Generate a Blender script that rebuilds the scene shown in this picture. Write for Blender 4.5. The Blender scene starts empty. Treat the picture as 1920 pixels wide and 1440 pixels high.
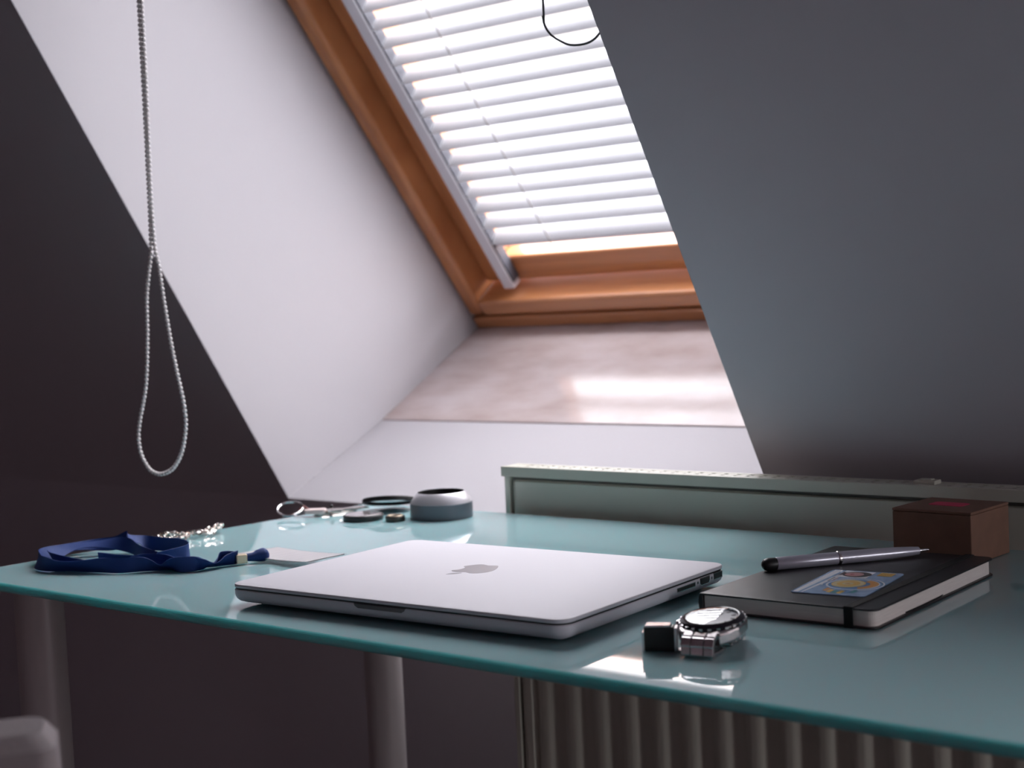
import bpy, bmesh, math, random
from mathutils import Vector, Matrix
random.seed(7)
S = bpy.context.scene
C = S.collection
ZD = 0.74                     # height of the glass desk surface above the floor

# ------------------------------------------------------------------ camera
F_PX = 2745.29
YAW, PITCH, ROLL = 0.69723257, 0.05396396, -0.04675371
cam_d = bpy.data.cameras.new('camera')
cam = bpy.data.objects.new('camera', cam_d)
C.objects.link(cam)
fw = Vector((-math.sin(YAW)*math.cos(PITCH), math.cos(YAW)*math.cos(PITCH), -math.sin(PITCH)))
rt = Vector((math.cos(YAW), math.sin(YAW), 0)); up = rt.cross(fw)
r2 = math.cos(ROLL)*rt + math.sin(ROLL)*up
u2 = -math.sin(ROLL)*rt + math.cos(ROLL)*up
M = Matrix((( r2.x, u2.x, -fw.x, 0), (r2.y, u2.y, -fw.y, 0), (r2.z, u2.z, -fw.z, 0.2208955+ZD), (0, 0, 0, 1)))
cam.matrix_world = M
cam_d.sensor_fit = 'HORIZONTAL'
cam_d.sensor_width = 17.3
cam_d.lens = F_PX/1920*17.3
cam_d.clip_start = 0.02
cam_d.dof.use_dof = True
cam_d.dof.focus_distance = 1.14
cam_d.dof.aperture_fstop = 3.6
cam_d.dof.aperture_blades = 7
S.camera = cam

# ------------------------------------------------------------------ sky and exposure
W = bpy.data.worlds.new('overcast_sky'); S.world = W; W.use_nodes = True
wn = W.node_tree; wn.nodes.clear()
wo = wn.nodes.new('ShaderNodeOutputWorld'); wb = wn.nodes.new('ShaderNodeBackground')
tc = wn.nodes.new('ShaderNodeTexCoord'); sx = wn.nodes.new('ShaderNodeSeparateXYZ')
rp = wn.nodes.new('ShaderNodeValToRGB')
wn.links.new(tc.outputs['Generated'], sx.inputs[0])
ma = wn.nodes.new('ShaderNodeMath'); ma.operation = 'MAXIMUM'; ma.inputs[1].default_value = 0.0
mb = wn.nodes.new('ShaderNodeMath'); mb.operation = 'MULTIPLY_ADD'; mb.inputs[1].default_value = 0.40      # open sky on the gable side
wn.links.new(sx.outputs['X'], ma.inputs[0]); wn.links.new(ma.outputs[0], mb.inputs[0])
wn.links.new(sx.outputs['Z'], mb.inputs[2]); wn.links.new(mb.outputs[0], rp.inputs[0])
# hazy overcast sky over a dim skyline of roofs and trees
rp.color_ramp.elements[0].position = 0.22; rp.color_ramp.elements[0].color = (0.115, 0.10, 0.10, 1)
rp.color_ramp.elements[1].position = 0.34; rp.color_ramp.elements[1].color = (0.62, 0.59, 0.63, 1)
ze = rp.color_ramp.elements.new(0.95); ze.color = (0.80, 0.765, 0.82, 1)
wn.links.new(rp.outputs[0], wb.inputs['Color'])
wb.inputs['Strength'].default_value = 6.0
wn.links.new(wb.outputs[0], wo.inputs[0])
S.view_settings.view_transform = 'Standard'
S.view_settings.look = 'None'
S.view_settings.gamma = 1.0
S.view_settings.use_curve_mapping = False
S.view_settings.exposure = 1.67

# ------------------------------------------------------------------ helpers
def srgb(r, g, b):
    f = lambda c: (c/255/12.92 if c <= 10 else ((c/255+0.055)/1.055)**2.4)
    return (f(r), f(g), f(b), 1)

def mat(name, col, rough=0.5, metal=0.0, spec=0.5, noise=0.0, nscale=20.0, bump=0.0, bscale=60.0, coat=0.0, stretch=None, col2=None, aniso=0):
    m = bpy.data.materials.new(name); m.use_nodes = True
    nt = m.node_tree; b = nt.nodes['Principled BSDF']
    b.inputs['Base Color'].default_value = col if len(col) == 4 else (*col, 1)
    b.inputs['Roughness'].default_value = rough
    b.inputs['Metallic'].default_value = metal
    b.inputs['Specular IOR Level'].default_value = spec
    b.inputs['Coat Weight'].default_value = coat
    if noise or bump or col2:
        t = nt.nodes.new('ShaderNodeTexCoord'); mp = nt.nodes.new('ShaderNodeMapping')
        nt.links.new(t.outputs['Object'], mp.inputs[0])
        if stretch: mp.inputs['Scale'].default_value = stretch
    if noise or col2:
        n = nt.nodes.new('ShaderNodeTexNoise'); n.inputs['Scale'].default_value = nscale
        n.inputs['Detail'].default_value = 6
        nt.links.new(mp.outputs[0], n.inputs['Vector'])
        r = nt.nodes.new('ShaderNodeValToRGB')
        c = Vector(col[:3])
        c2 = Vector(col2[:3]) if col2 else c*(1-noise)
        r.color_ramp.elements[0].position = 0.3; r.color_ramp.elements[0].color = (*c2, 1)
        r.color_ramp.elements[1].position = 0.7; r.color_ramp.elements[1].color = (*c, 1)
        nt.links.new(n.outputs['Fac'], r.inputs[0]); nt.links.new(r.outputs[0], b.inputs['Base Color'])
    if bump:
        n2 = nt.nodes.new('ShaderNodeTexNoise'); n2.inputs['Scale'].default_value = bscale
        nt.links.new(mp.outputs[0], n2.inputs['Vector'])
        bp = nt.nodes.new('ShaderNodeBump'); bp.inputs['Strength'].default_value = bump
        bp.inputs['Distance'].default_value = 0.002
        nt.links.new(n2.outputs['Fac'], bp.inputs['Height']); nt.links.new(bp.outputs[0], b.inputs['Normal'])
    return m

def obj(name, bm, m, parent=None, loc=None, smooth=False, bevel=0.0, seg=2):
    bmesh.ops.recalc_face_normals(bm, faces=bm.faces)
    me = bpy.data.meshes.new(name); bm.to_mesh(me); bm.free()
    mats = m if isinstance(m, (list, tuple)) else [m]
    for k in mats: me.materials.append(k)
    o = bpy.data.objects.new(name, me); C.objects.link(o)
    if parent: o.parent = parent
    if loc is not None: o.location = loc
    if smooth:
        me.shade_smooth()
        me.set_sharp_from_angle(angle=math.radians(38))
    if bevel:
        md = o.modifiers.new('bevel', 'BEVEL'); md.width = bevel; md.segments = seg; md.limit_method = 'ANGLE'
        md.angle_limit = math.radians(35)
    return o

def thing(name, label, cat, loc, rz=0.0, group=None):
    o = bpy.data.objects.new(name, None); C.objects.link(o)
    o.empty_display_size = 0.05
    o.location = (loc[0], loc[1], loc[2]+ZD); o.rotation_euler = (0, 0, rz)
    o['label'] = label; o['category'] = cat
    if group: o['group'] = group
    return o

def struct(o):
    o['kind'] = 'structure'; return o

def box(bm, x0, x1, y0, y1, z0, z1, mi=0):
    v = [bm.verts.new(p) for p in ((x0,y0,z0),(x1,y0,z0),(x1,y1,z0),(x0,y1,z0),(x0,y0,z1),(x1,y0,z1),(x1,y1,z1),(x0,y1,z1))]
    for f in ((0,3,2,1),(4,5,6,7),(0,1,5,4),(1,2,6,5),(2,3,7,6),(3,0,4,7)):
        bm.faces.new([v[i] for i in f]).material_index = mi
    return v

def hexa(bm, pts, mi=0):
    """eight corner points: four of one face, then the four opposite"""
    v = [bm.verts.new(p) for p in pts]
    for f in ((0,3,2,1),(4,5,6,7),(0,1,5,4),(1,2,6,5),(2,3,7,6),(3,0,4,7)):
        bm.faces.new([v[i] for i in f]).material_index = mi

def prism(bm, poly, d, mi=0):
    """poly: 3D points of a planar outline, extruded by vector d"""
    d = Vector(d); n = len(poly)
    a = [bm.verts.new(p) for p in poly]; b = [bm.verts.new(Vector(p)+d) for p in poly]
    bm.faces.new(a[::-1]).material_index = mi; bm.faces.new(b).material_index = mi
    for i in range(n):
        bm.faces.new((a[i], a[(i+1) % n], b[(i+1) % n], b[i])).material_index = mi

def rrect(w, d, r, n=6):
    pts = []
    for cx, cy, a0 in ((w/2-r, d/2-r, 0), (-w/2+r, d/2-r, 90), (-w/2+r, -d/2+r, 180), (w/2-r, -d/2+r, 270)):
        for k in range(n+1):
            a = math.radians(a0+90*k/n); pts.append((cx+r*math.cos(a), cy+r*math.sin(a)))
    return pts

def loft(bm, rings, closed=True, cap=True, mi=0):
    vs = [[bm.verts.new(p) for p in r] for r in rings]; n = len(vs[0])
    for a, b in zip(vs[:-1], vs[1:]):
        for i in range(n if closed else n-1):
            j = (i+1) % n
            bm.faces.new((a[i], a[j], b[j], b[i])).material_index = mi
    if cap and closed:
        bm.faces.new(vs[0][::-1]).material_index = mi; bm.faces.new(vs[-1]).material_index = mi
    return vs

def rslab(bm, w, d, r, layers, cx=0, cy=0, n=6, mi=0):
    """rounded slab; layers = (inset, z)"""
    rings = []
    for ins, z in layers:
        rings.append([(x+cx, y+cy, z) for x, y in rrect(w-2*ins, d-2*ins, max(r-ins, 0.0006), n)])
    loft(bm, rings, mi=mi)

def lathe(bm, prof, n=48, cx=0, cy=0, cz=0, closed_profile=False, mi=0):
    rings = [[bm.verts.new((cx+r*math.cos(2*math.pi*i/n), cy+r*math.sin(2*math.pi*i/n), cz+z)) for i in range(n)] if r > 1e-7
             else [bm.verts.new((cx, cy, cz+z))] for r, z in prof]
    pairs = list(zip(rings[:-1], rings[1:]))
    if closed_profile: pairs.append((rings[-1], rings[0]))
    for a, b in pairs:
        for i in range(n):
            j = (i+1) % n
            if len(a) == 1 and len(b) == 1: continue
            if len(a) == 1: f = bm.faces.new((a[0], b[i], b[j]))
            elif len(b) == 1: f = bm.faces.new((a[i], a[j], b[0]))
            else: f = bm.faces.new((a[i], a[j], b[j], b[i]))
            f.material_index = mi

def spline(pts, k=8, closed=False):
    pts = [Vector(p) for p in pts]; n = len(pts); out = []
    rng = range(n if closed else n-1)
    g = lambda i: pts[i % n] if closed else pts[max(0, min(n-1, i))]
    for i in rng:
        p0, p1, p2, p3 = g(i-1), g(i), g(i+1), g(i+2)
        for s in range(k):
            t = s/k
            out.append(0.5*((2*p1)+(p2-p0)*t+(2*p0-5*p1+4*p2-p3)*t*t+(3*p1-p0-3*p2+p3)*t**3))
    if not closed: out.append(pts[-1])
    return out

def tube(bm, path, r, n=10, closed=False, cap=True):
    path = [Vector(p) for p in path]; m = len(path); rings = []
    nrm = None
    for i, p in enumerate(path):
        if closed: t = (path[(i+1) % m]-path[i-1])
        else: t = path[min(i+1, m-1)]-path[max(i-1, 0)]
        t.normalize()
        if nrm is None:
            nrm = t.cross(Vector((0, 0, 1)))
            if nrm.length < 1e-3: nrm = t.cross(Vector((1, 0, 0)))
        nrm = (nrm-t*nrm.dot(t)).normalized(); b = t.cross(nrm)
        rr = r[i] if isinstance(r, (list, tuple)) else r
        rings.append([bm.verts.new(p+rr*(math.cos(2*math.pi*k/n)*nrm+math.sin(2*math.pi*k/n)*b)) for k in range(n)])
    seq = list(zip(rings[:-1], rings[1:]))
    if closed: seq.append((rings[-1], rings[0]))
    for a, b in seq:
        for k in range(n): bm.faces.new((a[k], a[(k+1) % n], b[(k+1) % n], b[k]))
    if cap and not closed:
        bm.faces.new(rings[0][::-1]); bm.faces.new(rings[-1])

def ball(bm, p, r, seg=8, rings=6):
    bmesh.ops.create_uvsphere(bm, u_segments=seg, v_segments=rings, radius=r, matrix=Matrix.Translation(p))

def cyl(bm, p0, p1, r, n=24):
    p0 = Vector(p0); p1 = Vector(p1); tube(bm, [p0, p1], r, n)

BM = bmesh.new

# ------------------------------------------------------------------ materials
paint = mat('white_wall_paint', (0.505, 0.485, 0.512), 0.75, spec=0.25, bump=0.04, bscale=350)
slope_paint = mat('grey_slope_paint', (0.55, 0.51, 0.55), 0.8, spec=0.2, bump=0.04, bscale=350)
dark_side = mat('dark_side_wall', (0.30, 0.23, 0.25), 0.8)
room_paint = mat('room_wall_paint', (0.80, 0.67, 0.74), 0.9, spec=0.1)
floor_m = mat('floor_boards', (0.15, 0.105, 0.105), 0.5, noise=0.5, nscale=6, stretch=(1, 12, 1))
marble = mat('marble_slab', (0.60, 0.525, 0.53), 0.14, noise=0.0, col2=(0.46, 0.365, 0.345), nscale=11, stretch=(1, 2.2, 2.2), spec=0.16)
pine = mat('varnished_pine', (0.60, 0.25, 0.095), 0.33, noise=0.0, col2=(0.45, 0.17, 0.060), nscale=9, stretch=(0.5, 9, 9), coat=0.9)
pine_v = mat('varnished_pine_upright', (0.60, 0.25, 0.095), 0.33, noise=0.0, col2=(0.42, 0.155, 0.055), nscale=9, stretch=(9, 1.2, 1.2), coat=0.5)
white_metal = mat('white_lacquered_aluminium', (0.78, 0.77, 0.82), 0.35)
slot_grey = mat('grey_casing_rail_shade', (0.085, 0.085, 0.105), 0.6)  # outer casing grey; also paints shade on the blind rails' inner sides
rad_paint = mat('radiator_enamel', (0.62, 0.605, 0.52), 0.32, spec=0.45)
dark_gap = mat('shadow_gap_black', (0.02, 0.02, 0.02), 0.8)
alu = mat('anodised_aluminium', (0.645, 0.625, 0.675), 0.62, metal=0.1, spec=0.3, bump=0.03, bscale=3000)
alu_dark = mat('dark_aluminium', (0.20, 0.205, 0.22), 0.35, metal=0.9)
black_rub = mat('black_rubber', (0.012, 0.012, 0.013), 0.45)
black_gloss = mat('black_gloss', (0.008, 0.008, 0.009), 0.12)
logo_m = mat('logo_inlay', (0.31, 0.29, 0.325), 0.3, metal=0.15)
leather = mat('black_leatherette', (0.012, 0.011, 0.014), 0.36, spec=0.5, bump=0.16, bscale=2200)
paper = mat('cream_paper', (0.82, 0.75, 0.71), 0.85, noise=0.10, nscale=900, stretch=(0.05, 0.05, 1))
elastic = mat('black_elastic', (0.008, 0.008, 0.008), 0.8)
pen_m = mat('pen_grey_lacquer', (0.46, 0.45, 0.53), 0.28, metal=0.25, coat=0.5)
chrome = mat('chrome', (0.80, 0.79, 0.80), 0.09, metal=1.0)
steel = mat('brushed_steel', (0.55, 0.52, 0.53), 0.24, metal=1.0)
steel_pol = mat('polished_steel', (0.66, 0.63, 0.64), 0.13, metal=1.0)
bezel_m = mat('black_bezel', (0.015, 0.013, 0.02), 0.15)
dial_m = mat('silver_watch_dial', (0.74, 0.72, 0.75), 0.35)
brass = mat('pale_brass', (0.80, 0.66, 0.48), 0.30, metal=0.7)
silver = mat('silver_links', (0.85, 0.78, 0.72), 0.16, metal=1.0)
blue_strap = mat('blue_woven_strap', (0.005, 0.032, 0.17), 0.62, spec=0.4, bump=0.3, bscale=1800)
sleeve_white = mat('white_badge_card', (0.80, 0.74, 0.75), 0.25, coat=0.6)
cardboard = mat('brown_cardboard', (0.24, 0.125, 0.085), 0.8, noise=0.15, nscale=60)
pink = mat('pink_sticker', (0.75, 0.03, 0.12), 0.5)
cord_m = mat('dark_green_cord', (0.045, 0.055, 0.055), 0.5)
bead_m = mat('white_plastic_beads', (0.72, 0.68, 0.68), 0.35)
string_m = mat('ladder_string', (0.40, 0.37, 0.36), 0.8)
chair_m = mat('taupe_upholstery', (0.25, 0.215, 0.225), 0.8, bump=0.2, bscale=500)
leg_m = mat('satin_grey_steel_leg', (0.50, 0.45, 0.45), 0.35, metal=0.1)
fob_m = mat('pale_pink_fob', (0.72, 0.58, 0.56), 0.5)
ring_alu = mat('gunmetal_aluminium', (0.13, 0.145, 0.17), 0.45, metal=0.3)

def front_only(nt, fresnel, mixer):
    # a thin pane reflects at its entry face only
    g = nt.nodes.new('ShaderNodeNewGeometry'); m1 = nt.nodes.new('ShaderNodeMath'); m1.operation = 'SUBTRACT'; m1.inputs[0].default_value = 1
    m2 = nt.nodes.new('ShaderNodeMath'); m2.operation = 'MULTIPLY'
    nt.links.new(g.outputs['Backfacing'], m1.inputs[1]); nt.links.new(m1.outputs[0], m2.inputs[0])
    nt.links.new(fresnel.outputs[0], m2.inputs[1]); nt.links.new(m2.outputs[0], mixer.inputs[0])

# blinds: thin lacquered slats that let a little daylight through
slat_m = bpy.data.materials.new('white_blind_slat'); slat_m.use_nodes = True
nt = slat_m.node_tree; pb = nt.nodes['Principled BSDF']; out = nt.nodes['Material Output']
pb.inputs['Base Color'].default_value = (0.56, 0.56, 0.585, 1); pb.inputs['Roughness'].default_value = 0.4
tr = nt.nodes.new('ShaderNodeBsdfTranslucent'); tr.inputs['Color'].default_value = (0.86, 0.86, 0.90, 1)
mx = nt.nodes.new('ShaderNodeMixShader'); mx.inputs[0].default_value = 0.14
nt.links.new(pb.outputs[0], mx.inputs[1]); nt.links.new(tr.outputs[0], mx.inputs[2]); nt.links.new(mx.outputs[0], out.inputs[0])

# window pane: thin clear glass
pane_m = bpy.data.materials.new('clear_window_glass'); pane_m.use_nodes = True
nt = pane_m.node_tree; nt.nodes.remove(nt.nodes['Principled BSDF']); out = nt.nodes['Material Output']
tp = nt.nodes.new('ShaderNodeBsdfTransparent'); tp.inputs['Color'].default_value = (0.94, 0.96, 0.95, 1)
gl = nt.nodes.new('ShaderNodeBsdfGlossy'); gl.inputs['Roughness'].default_value = 0.0
fr = nt.nodes.new('ShaderNodeFresnel'); fr.inputs['IOR'].default_value = 1.45
mx = nt.nodes.new('ShaderNodeMixShader')
front_only(nt, fr, mx); nt.links.new(tp.outputs[0], mx.inputs[1]); nt.links.new(gl.outputs[0], mx.inputs[2])
nt.links.new(mx.outputs[0], out.inputs[0])

# desk: frosted back-enamelled glass, glossy top, a little light seeps through
def glass_mat(name, col):
    m = bpy.data.materials.new(name); m.use_nodes = True
    b = m.node_tree.nodes['Principled BSDF']
    b.inputs['Base Color'].default_value = (*col, 1); b.inputs['Roughness'].default_value = 0.03
    b.inputs['IOR'].default_value = 1.52; b.inputs['Specular IOR Level'].default_value = 0.5
    b.inputs['Subsurface Weight'].default_value = 1.0
    b.inputs['Subsurface Radius'].default_value = (0.5, 1.0, 1.0)
    b.inputs['Subsurface Scale'].default_value = 0.012
    return m
desk_m = glass_mat('frosted_teal_glass', (0.36, 0.545, 0.575))
desk_edge = glass_mat('teal_glass_edge', (0.24, 0.57, 0.58))

# ------------------------------------------------------------------ room shell
Z = ZD
SL = math.tan(math.radians(59))
KY, KZ = 1.32, -0.0274                      # line where the slope meets the knee wall
XL, XR = -1.5114, -0.7490                   # sides of the window niche
XL2 = 0.10; XR2 = XL2+XR-XL                 # a second roof window added further along the slope, unseen, for side light
slope_y = lambda z: KY-(z-KZ)/SL
X0, X1, Y0, HC = -2.42, 1.50, -2.6, 1.66      # room limits, flat ceiling height (above the desk)
TOPZ = 1.055                                # top of the niche
WY, WZ = 1.7238, 0.1857                     # lower corner of the window plane
TH = math.radians(51.6)
def wp(u, v, w):                            # window coordinates -> world
    return Vector((XL+u, WY-v*math.cos(TH)-w*math.sin(TH), WZ+v*math.sin(TH)-w*math.cos(TH)+Z))
def P(x, y, z): return Vector((x, y, z+Z))

bm = BM(); box(bm, X0-.1, X1+.1, Y0-.1, KY+.1, -0.06, 0.0)
struct(obj('floor', bm, floor_m))
bm = BM(); prism(bm, [Vector((X0, KY, 0)), Vector((X0, KY+.10, 0)), Vector((X0, KY+.10, Z-.12)), Vector((X0, KY+.10, KZ+Z-.075)), Vector((X0, KY+.0006, KZ+Z-.0002)), Vector((X0, KY, KZ+Z-.0004))], (X1-X0, 0, 0))
struct(obj('wall_far', bm, slope_paint))
bm = BM(); box(bm, X0-.08, X0, Y0, KY+.12, 0, HC+Z+.05)
struct(obj('wall_left', bm, dark_side))
GY0, GY1, GZ0, GZ1 = .56, .99, -.20+Z, .50+Z      # opening of an unseen gable window, added for side light from the right
bm = BM()
box(bm, X1, X1+.12, Y0, GY0, 0, HC+Z+.05); box(bm, X1, X1+.12, GY1, KY+.12, 0, HC+Z+.05)
box(bm, X1, X1+.12, GY0, GY1, 0, GZ0); box(bm, X1, X1+.12, GY0, GY1, GZ1, HC+Z+.05)
struct(obj('wall_right', bm, room_paint))
bm = BM(); box(bm, X0, X1, Y0-.08, Y0, 0, HC+Z+.05)
struct(obj('wall_back', bm, room_paint))

nx = Vector((0, math.sin(math.radians(59)), math.cos(math.radians(59))))*0.07
def slope_piece(bm, xa, xb, za, zb):
    a = [P(xa, slope_y(za), za), P(xb, slope_y(za), za), P(xb, slope_y(zb), zb), P(xa, slope_y(zb), zb)]
    prism(bm, a, nx)
bm = BM()
slope_piece(bm, X0, XL-.0008, KZ-.03, HC)
slope_piece(bm, XR+.0008, XL2-.0008, KZ-.03, HC)
slope_piece(bm, XR2+.0008, X1, KZ-.03, HC)
slope_piece(bm, XL2-.0008, XR2+.0008, TOPZ+.0008, HC)
slope_piece(bm, XL-.0008, XR+.0008, TOPZ+.0008, HC)
struct(obj('wall_slope', bm, slope_paint))
bm = BM(); box(bm, X0, X1, Y0, slope_y(HC)+.05, HC+Z, HC+Z+.06)
struct(obj('ceiling', bm, room_paint))

# the niche lining
VT = (TOPZ-WZ)/math.sin(TH)                 # window length
e = 0.0015
niche_profile = [(KY+.0003, KZ), (1.5083, .0628), (WY+.06, WZ+.035), (WY-VT*math.cos(TH)+.06, TOPZ+.04), (slope_y(TOPZ)+.0003, TOPZ)]
def side_poly(x): return [P(x, y, z) for y, z in niche_profile]
dn = Vector((0, .43, -.90))*.03
trim_no = [0]
def trim(bm):
    trim_no[0] += 1; struct(obj('trim_%d' % trim_no[0], bm, paint))
def niche(xl, xr):
    bm = BM(); prism(bm, side_poly(xl), (-.03, 0, 0)); trim(bm)
    bm = BM(); prism(bm, side_poly(xr), (.03, 0, 0)); trim(bm)
    bm = BM(); prism(bm, [P(xl-.03, KY+.0003, KZ), P(xr+.03, KY+.0003, KZ), P(xr+.03, 1.5083, .0620), P(xl-.03, 1.5083, .0620)], dn); trim(bm)
    bm = BM(); prism(bm, [P(xl-.03, slope_y(TOPZ)+.0003, TOPZ), P(xr+.03, slope_y(TOPZ)+.0003, TOPZ), P(xr+.03, 1.10, TOPZ), P(xl-.03, 1.10, TOPZ)], (0, 0, .03)); trim(bm)
niche(XL, XR)
niche(XL2, XR2)

# ------------------------------------------------------------------ roof windows with their marble sills
WW = XR-XL
FD, SD, GD = -0.09, -0.09, -0.070           # frame depth, sash depth, glass depth
SF = -0.040                                 # sash face
def hexwin(bm, dx, u0, u1, v0, v1, w0, w1):
    d = Vector((dx, 0, 0))
    hexa(bm, [p+d for p in (wp(u0, v0, w0), wp(u1, v0, w0), wp(u1, v1, w0), wp(u0, v1, w0), wp(u0, v0, w1), wp(u1, v0, w1), wp(u1, v1, w1), wp(u0, v1, w1))])
def wbar(bm, *a): hexwin(bm, 0, *a)
def roof_window(number, dx, label):
    win = bpy.data.objects.new('window_%d' % number, None); C.objects.link(win); win['kind'] = 'structure'
    win['label'] = label
    def piece(name, m, dims, bev=0.0, seg=2):
        bm = BM()
        for d_ in dims: hexwin(bm, dx, *d_)
        obj(name, bm, m, win, bevel=bev, seg=seg)
    xl, xr = XL+dx, XR+dx
    bm = BM()
    prism(bm, [P(xl-.02, 1.5075, .0632), P(xr+.02, 1.5075, .0632), P(xr+.02, WY+.05, WZ+.0282), P(xl-.02, WY+.05, WZ+.0282)], dn*0.7)
    obj('window_sill', bm, marble, win, bevel=.002)
    s0, s1 = .0345, .086
    piece('frame_stile', pine_v, [(.001, .030, .024, VT-.002, FD, 0)], .009, 4)
    piece('frame_stile', pine_v, [(WW-.030, WW-.001, .024, VT-.002, FD, 0)], .009, 4)
    piece('frame_bottom_rail', pine, [(.030, WW-.030, .0245, .0525, FD, 0)], .006, 3)
    piece('frame_bottom_batten', pine, [(.001, WW-.001, -.001, .0205, FD, -.002)], .003)
    piece('frame_top_rail', pine, [(.030, WW-.030, VT-.05, VT-.002, FD, 0)], .006)
    piece('sash_stile', pine_v, [(s0, s1, .0610, VT-.052, SD, SF)], .003)
    piece('sash_stile', pine_v, [(WW-s1, WW-s0, .0610, VT-.052, SD, SF)], .003)
    piece('sash_bottom_rail', pine, [(s1, WW-s1, .0610, .1055, SD, SF)], .004, 3)
    piece('sash_top_rail', pine, [(s1, WW-s1, VT-.11, VT-.052, SD, SF)], .003)
    piece('glass_pane', pane_m, [(s1-.008, WW-s1+.008, .10, VT-.10, GD-.004, GD)])
    piece('outer_casing', slot_grey, [(-.03, .03, -.05, VT+.05, FD-.03, FD), (WW-.03, WW+.03, -.05, VT+.05, FD-.03, FD),
          (.03, WW-.03, -.05, .05, FD-.03, FD), (.03, WW-.03, VT-.05, VT+.05, FD-.03, FD)])
    # portal: guides the sampling of daylight through this window
    ld_ = bpy.data.lights.new('daylight_portal', 'AREA'); ld_.shape = 'RECTANGLE'; ld_.size = WW; ld_.size_y = VT
    ld_.cycles.is_portal = True
    po = bpy.data.objects.new('daylight_portal', ld_); C.objects.link(po)
    cpt = wp(WW/2, VT/2, FD-.04)+Vector((dx, 0, 0))
    zax = Vector((0, math.sin(TH), math.cos(TH))); xax = Vector((1, 0, 0)); yax = zax.cross(xax)
    po.matrix_world = Matrix(((xax.x, yax.x, zax.x, cpt.x), (xax.y, yax.y, zax.y, cpt.y), (xax.z, yax.z, zax.z, cpt.z), (0, 0, 0, 1)))
roof_window(1, 0, 'pine roof window in the white niche above the marble sill')
roof_window(2, XL2-XL, 'added unseen pine roof window right of the radiator, for side light')
gw = bpy.data.objects.new('window_3', None); C.objects.link(gw); gw['kind'] = 'structure'
gw['label'] = 'added unseen pine casement in the right gable wall, for side light'
bm = BM(); fw_ = .03; xa, xb = X1+.03, X1+.09
box(bm, xa, xb, GY0, GY0+fw_, GZ0, GZ1); box(bm, xa, xb, GY1-fw_, GY1, GZ0, GZ1)
box(bm, xa, xb, GY0+fw_, GY1-fw_, GZ0, GZ0+fw_); box(bm, xa, xb, GY0+fw_, GY1-fw_, GZ1-fw_, GZ1)
obj('window_frame', bm, pine_v, gw, bevel=.004)
bm = BM(); box(bm, X1+.055, X1+.059, GY0+fw_-.005, GY1-fw_+.005, GZ0+fw_-.005, GZ1-fw_+.005)
obj('glass_pane', bm, pane_m, gw)
ld_ = bpy.data.lights.new('daylight_portal', 'AREA'); ld_.shape = 'RECTANGLE'; ld_.size = GY1-GY0; ld_.size_y = GZ1-GZ0
ld_.cycles.is_portal = True
po = bpy.data.objects.new('daylight_portal', ld_); C.objects.link(po)
po.location = (X1+.13, (GY0+GY1)/2, (GZ0+GZ1)/2); po.rotation_euler = (math.pi/2, 0, math.pi/2)

# ------------------------------------------------------------------ venetian blind
bl = thing('venetian_blind', 'white slatted venetian blind covering the roof window', 'blind', (XL+WW/2, WY-.6*math.cos(TH), WZ+.6*math.sin(TH)))
inv = Matrix.Translation(-Vector(bl.location))
def put(name, bm, m, **k):
    bm.transform(inv); return obj(name, bm, m, bl, **k)
RW = -.020
for side in (0, 1):
    bm = BM(); a, b = (.080, .0995) if side == 0 else (WW-.0995, WW-.080)
    wbar(bm, a, b, .060, VT-.06, SF+.0005, RW)
    r = put('side_rail', bm, white_metal, bevel=.0012)
    bm = BM(); a, b = (.0998, .1025) if side == 0 else (WW-.1025, WW-.0998)
    wbar(bm, a, b, .070, VT-.06, SF+.0005, RW-.003)  # dark strip, its colour standing for shade on the rail's inner side
    bm.transform(inv); obj('rail_side_shade', bm, slot_grey, r)
PITCH_S, WID = .0280, .0340
phi = math.radians(56)
sd = Vector((0, math.cos(phi), math.sin(phi))); sn = Vector((0, -math.sin(phi), math.cos(phi)))
bm = BM(); nsl = 0
v = .151
BW = -.034
while v < VT-.12:
    for (ua, ub) in ((.106, WW-.106),):
        c0 = wp(0, v, BW); jit = random.uniform(-.0004, .0004)
        K = 7; top = []; bot = []
        for k in range(K):
            t = (k/(K-1)-.5)
            off = sd*(t*WID) + sn*(.0030*(1-4*t*t)+jit)
            top.append(off); bot.append(off-sn*.0005)
        ring = top+bot[::-1]
        loft(bm, [[Vector((XL+ua, c0.y, c0.z))+o for o in ring], [Vector((XL+ub, c0.y, c0.z))+o for o in ring]])
    v += PITCH_S; nsl += 1
put('slats', bm, slat_m, smooth=True)
bm = BM(); wbar(bm, .104, WW-.104, .1335, .145, BW-.006, BW+.008)
put('bottom_rail', bm, white_metal, bevel=.003)
bm = BM(); wbar(bm, .103, WW-.103, VT-.115, VT-.085, BW-.004, BW+.016)
put('head_rail', bm, white_metal, bevel=.002)
for u in (.215, WW-.215):
    for w_ in (BW+.0178,):
        bm = BM(); tube(bm, [wp(u, .13, w_), wp(u, VT-.1, w_)], .0009, 8)
        put('ladder_cord', bm, string_m)

# ------------------------------------------------------------------ cord loop in the niche
cl = thing('cord_loop', 'thin dark cord loop hanging in the niche in front of the blind', 'cord', (-.80, 1.05, .45))
pts = [(-.8340, 1.035, 1.05), (-.8315, 1.055, .72), (-.8300, 1.06, .4955), (-.8310, 1.06, .4814), (-.8287, 1.06, .4716), (-.8220, 1.06, .4627), (-.8125, 1.06, .4563), (-.8020, 1.06, .4512),
       (-.7887, 1.06, .4494), (-.7778, 1.06, .4507), (-.7697, 1.06, .4552), (-.758, 1.06, .467), (-.7495, 1.06, .490)]
bm = BM(); tube(bm, spline([Vector(p)-Vector((-.80, 1.05, .45)) for p in pts], 6), .0011, 10)
obj('cord', bm, cord_m, cl, smooth=True)

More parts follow.
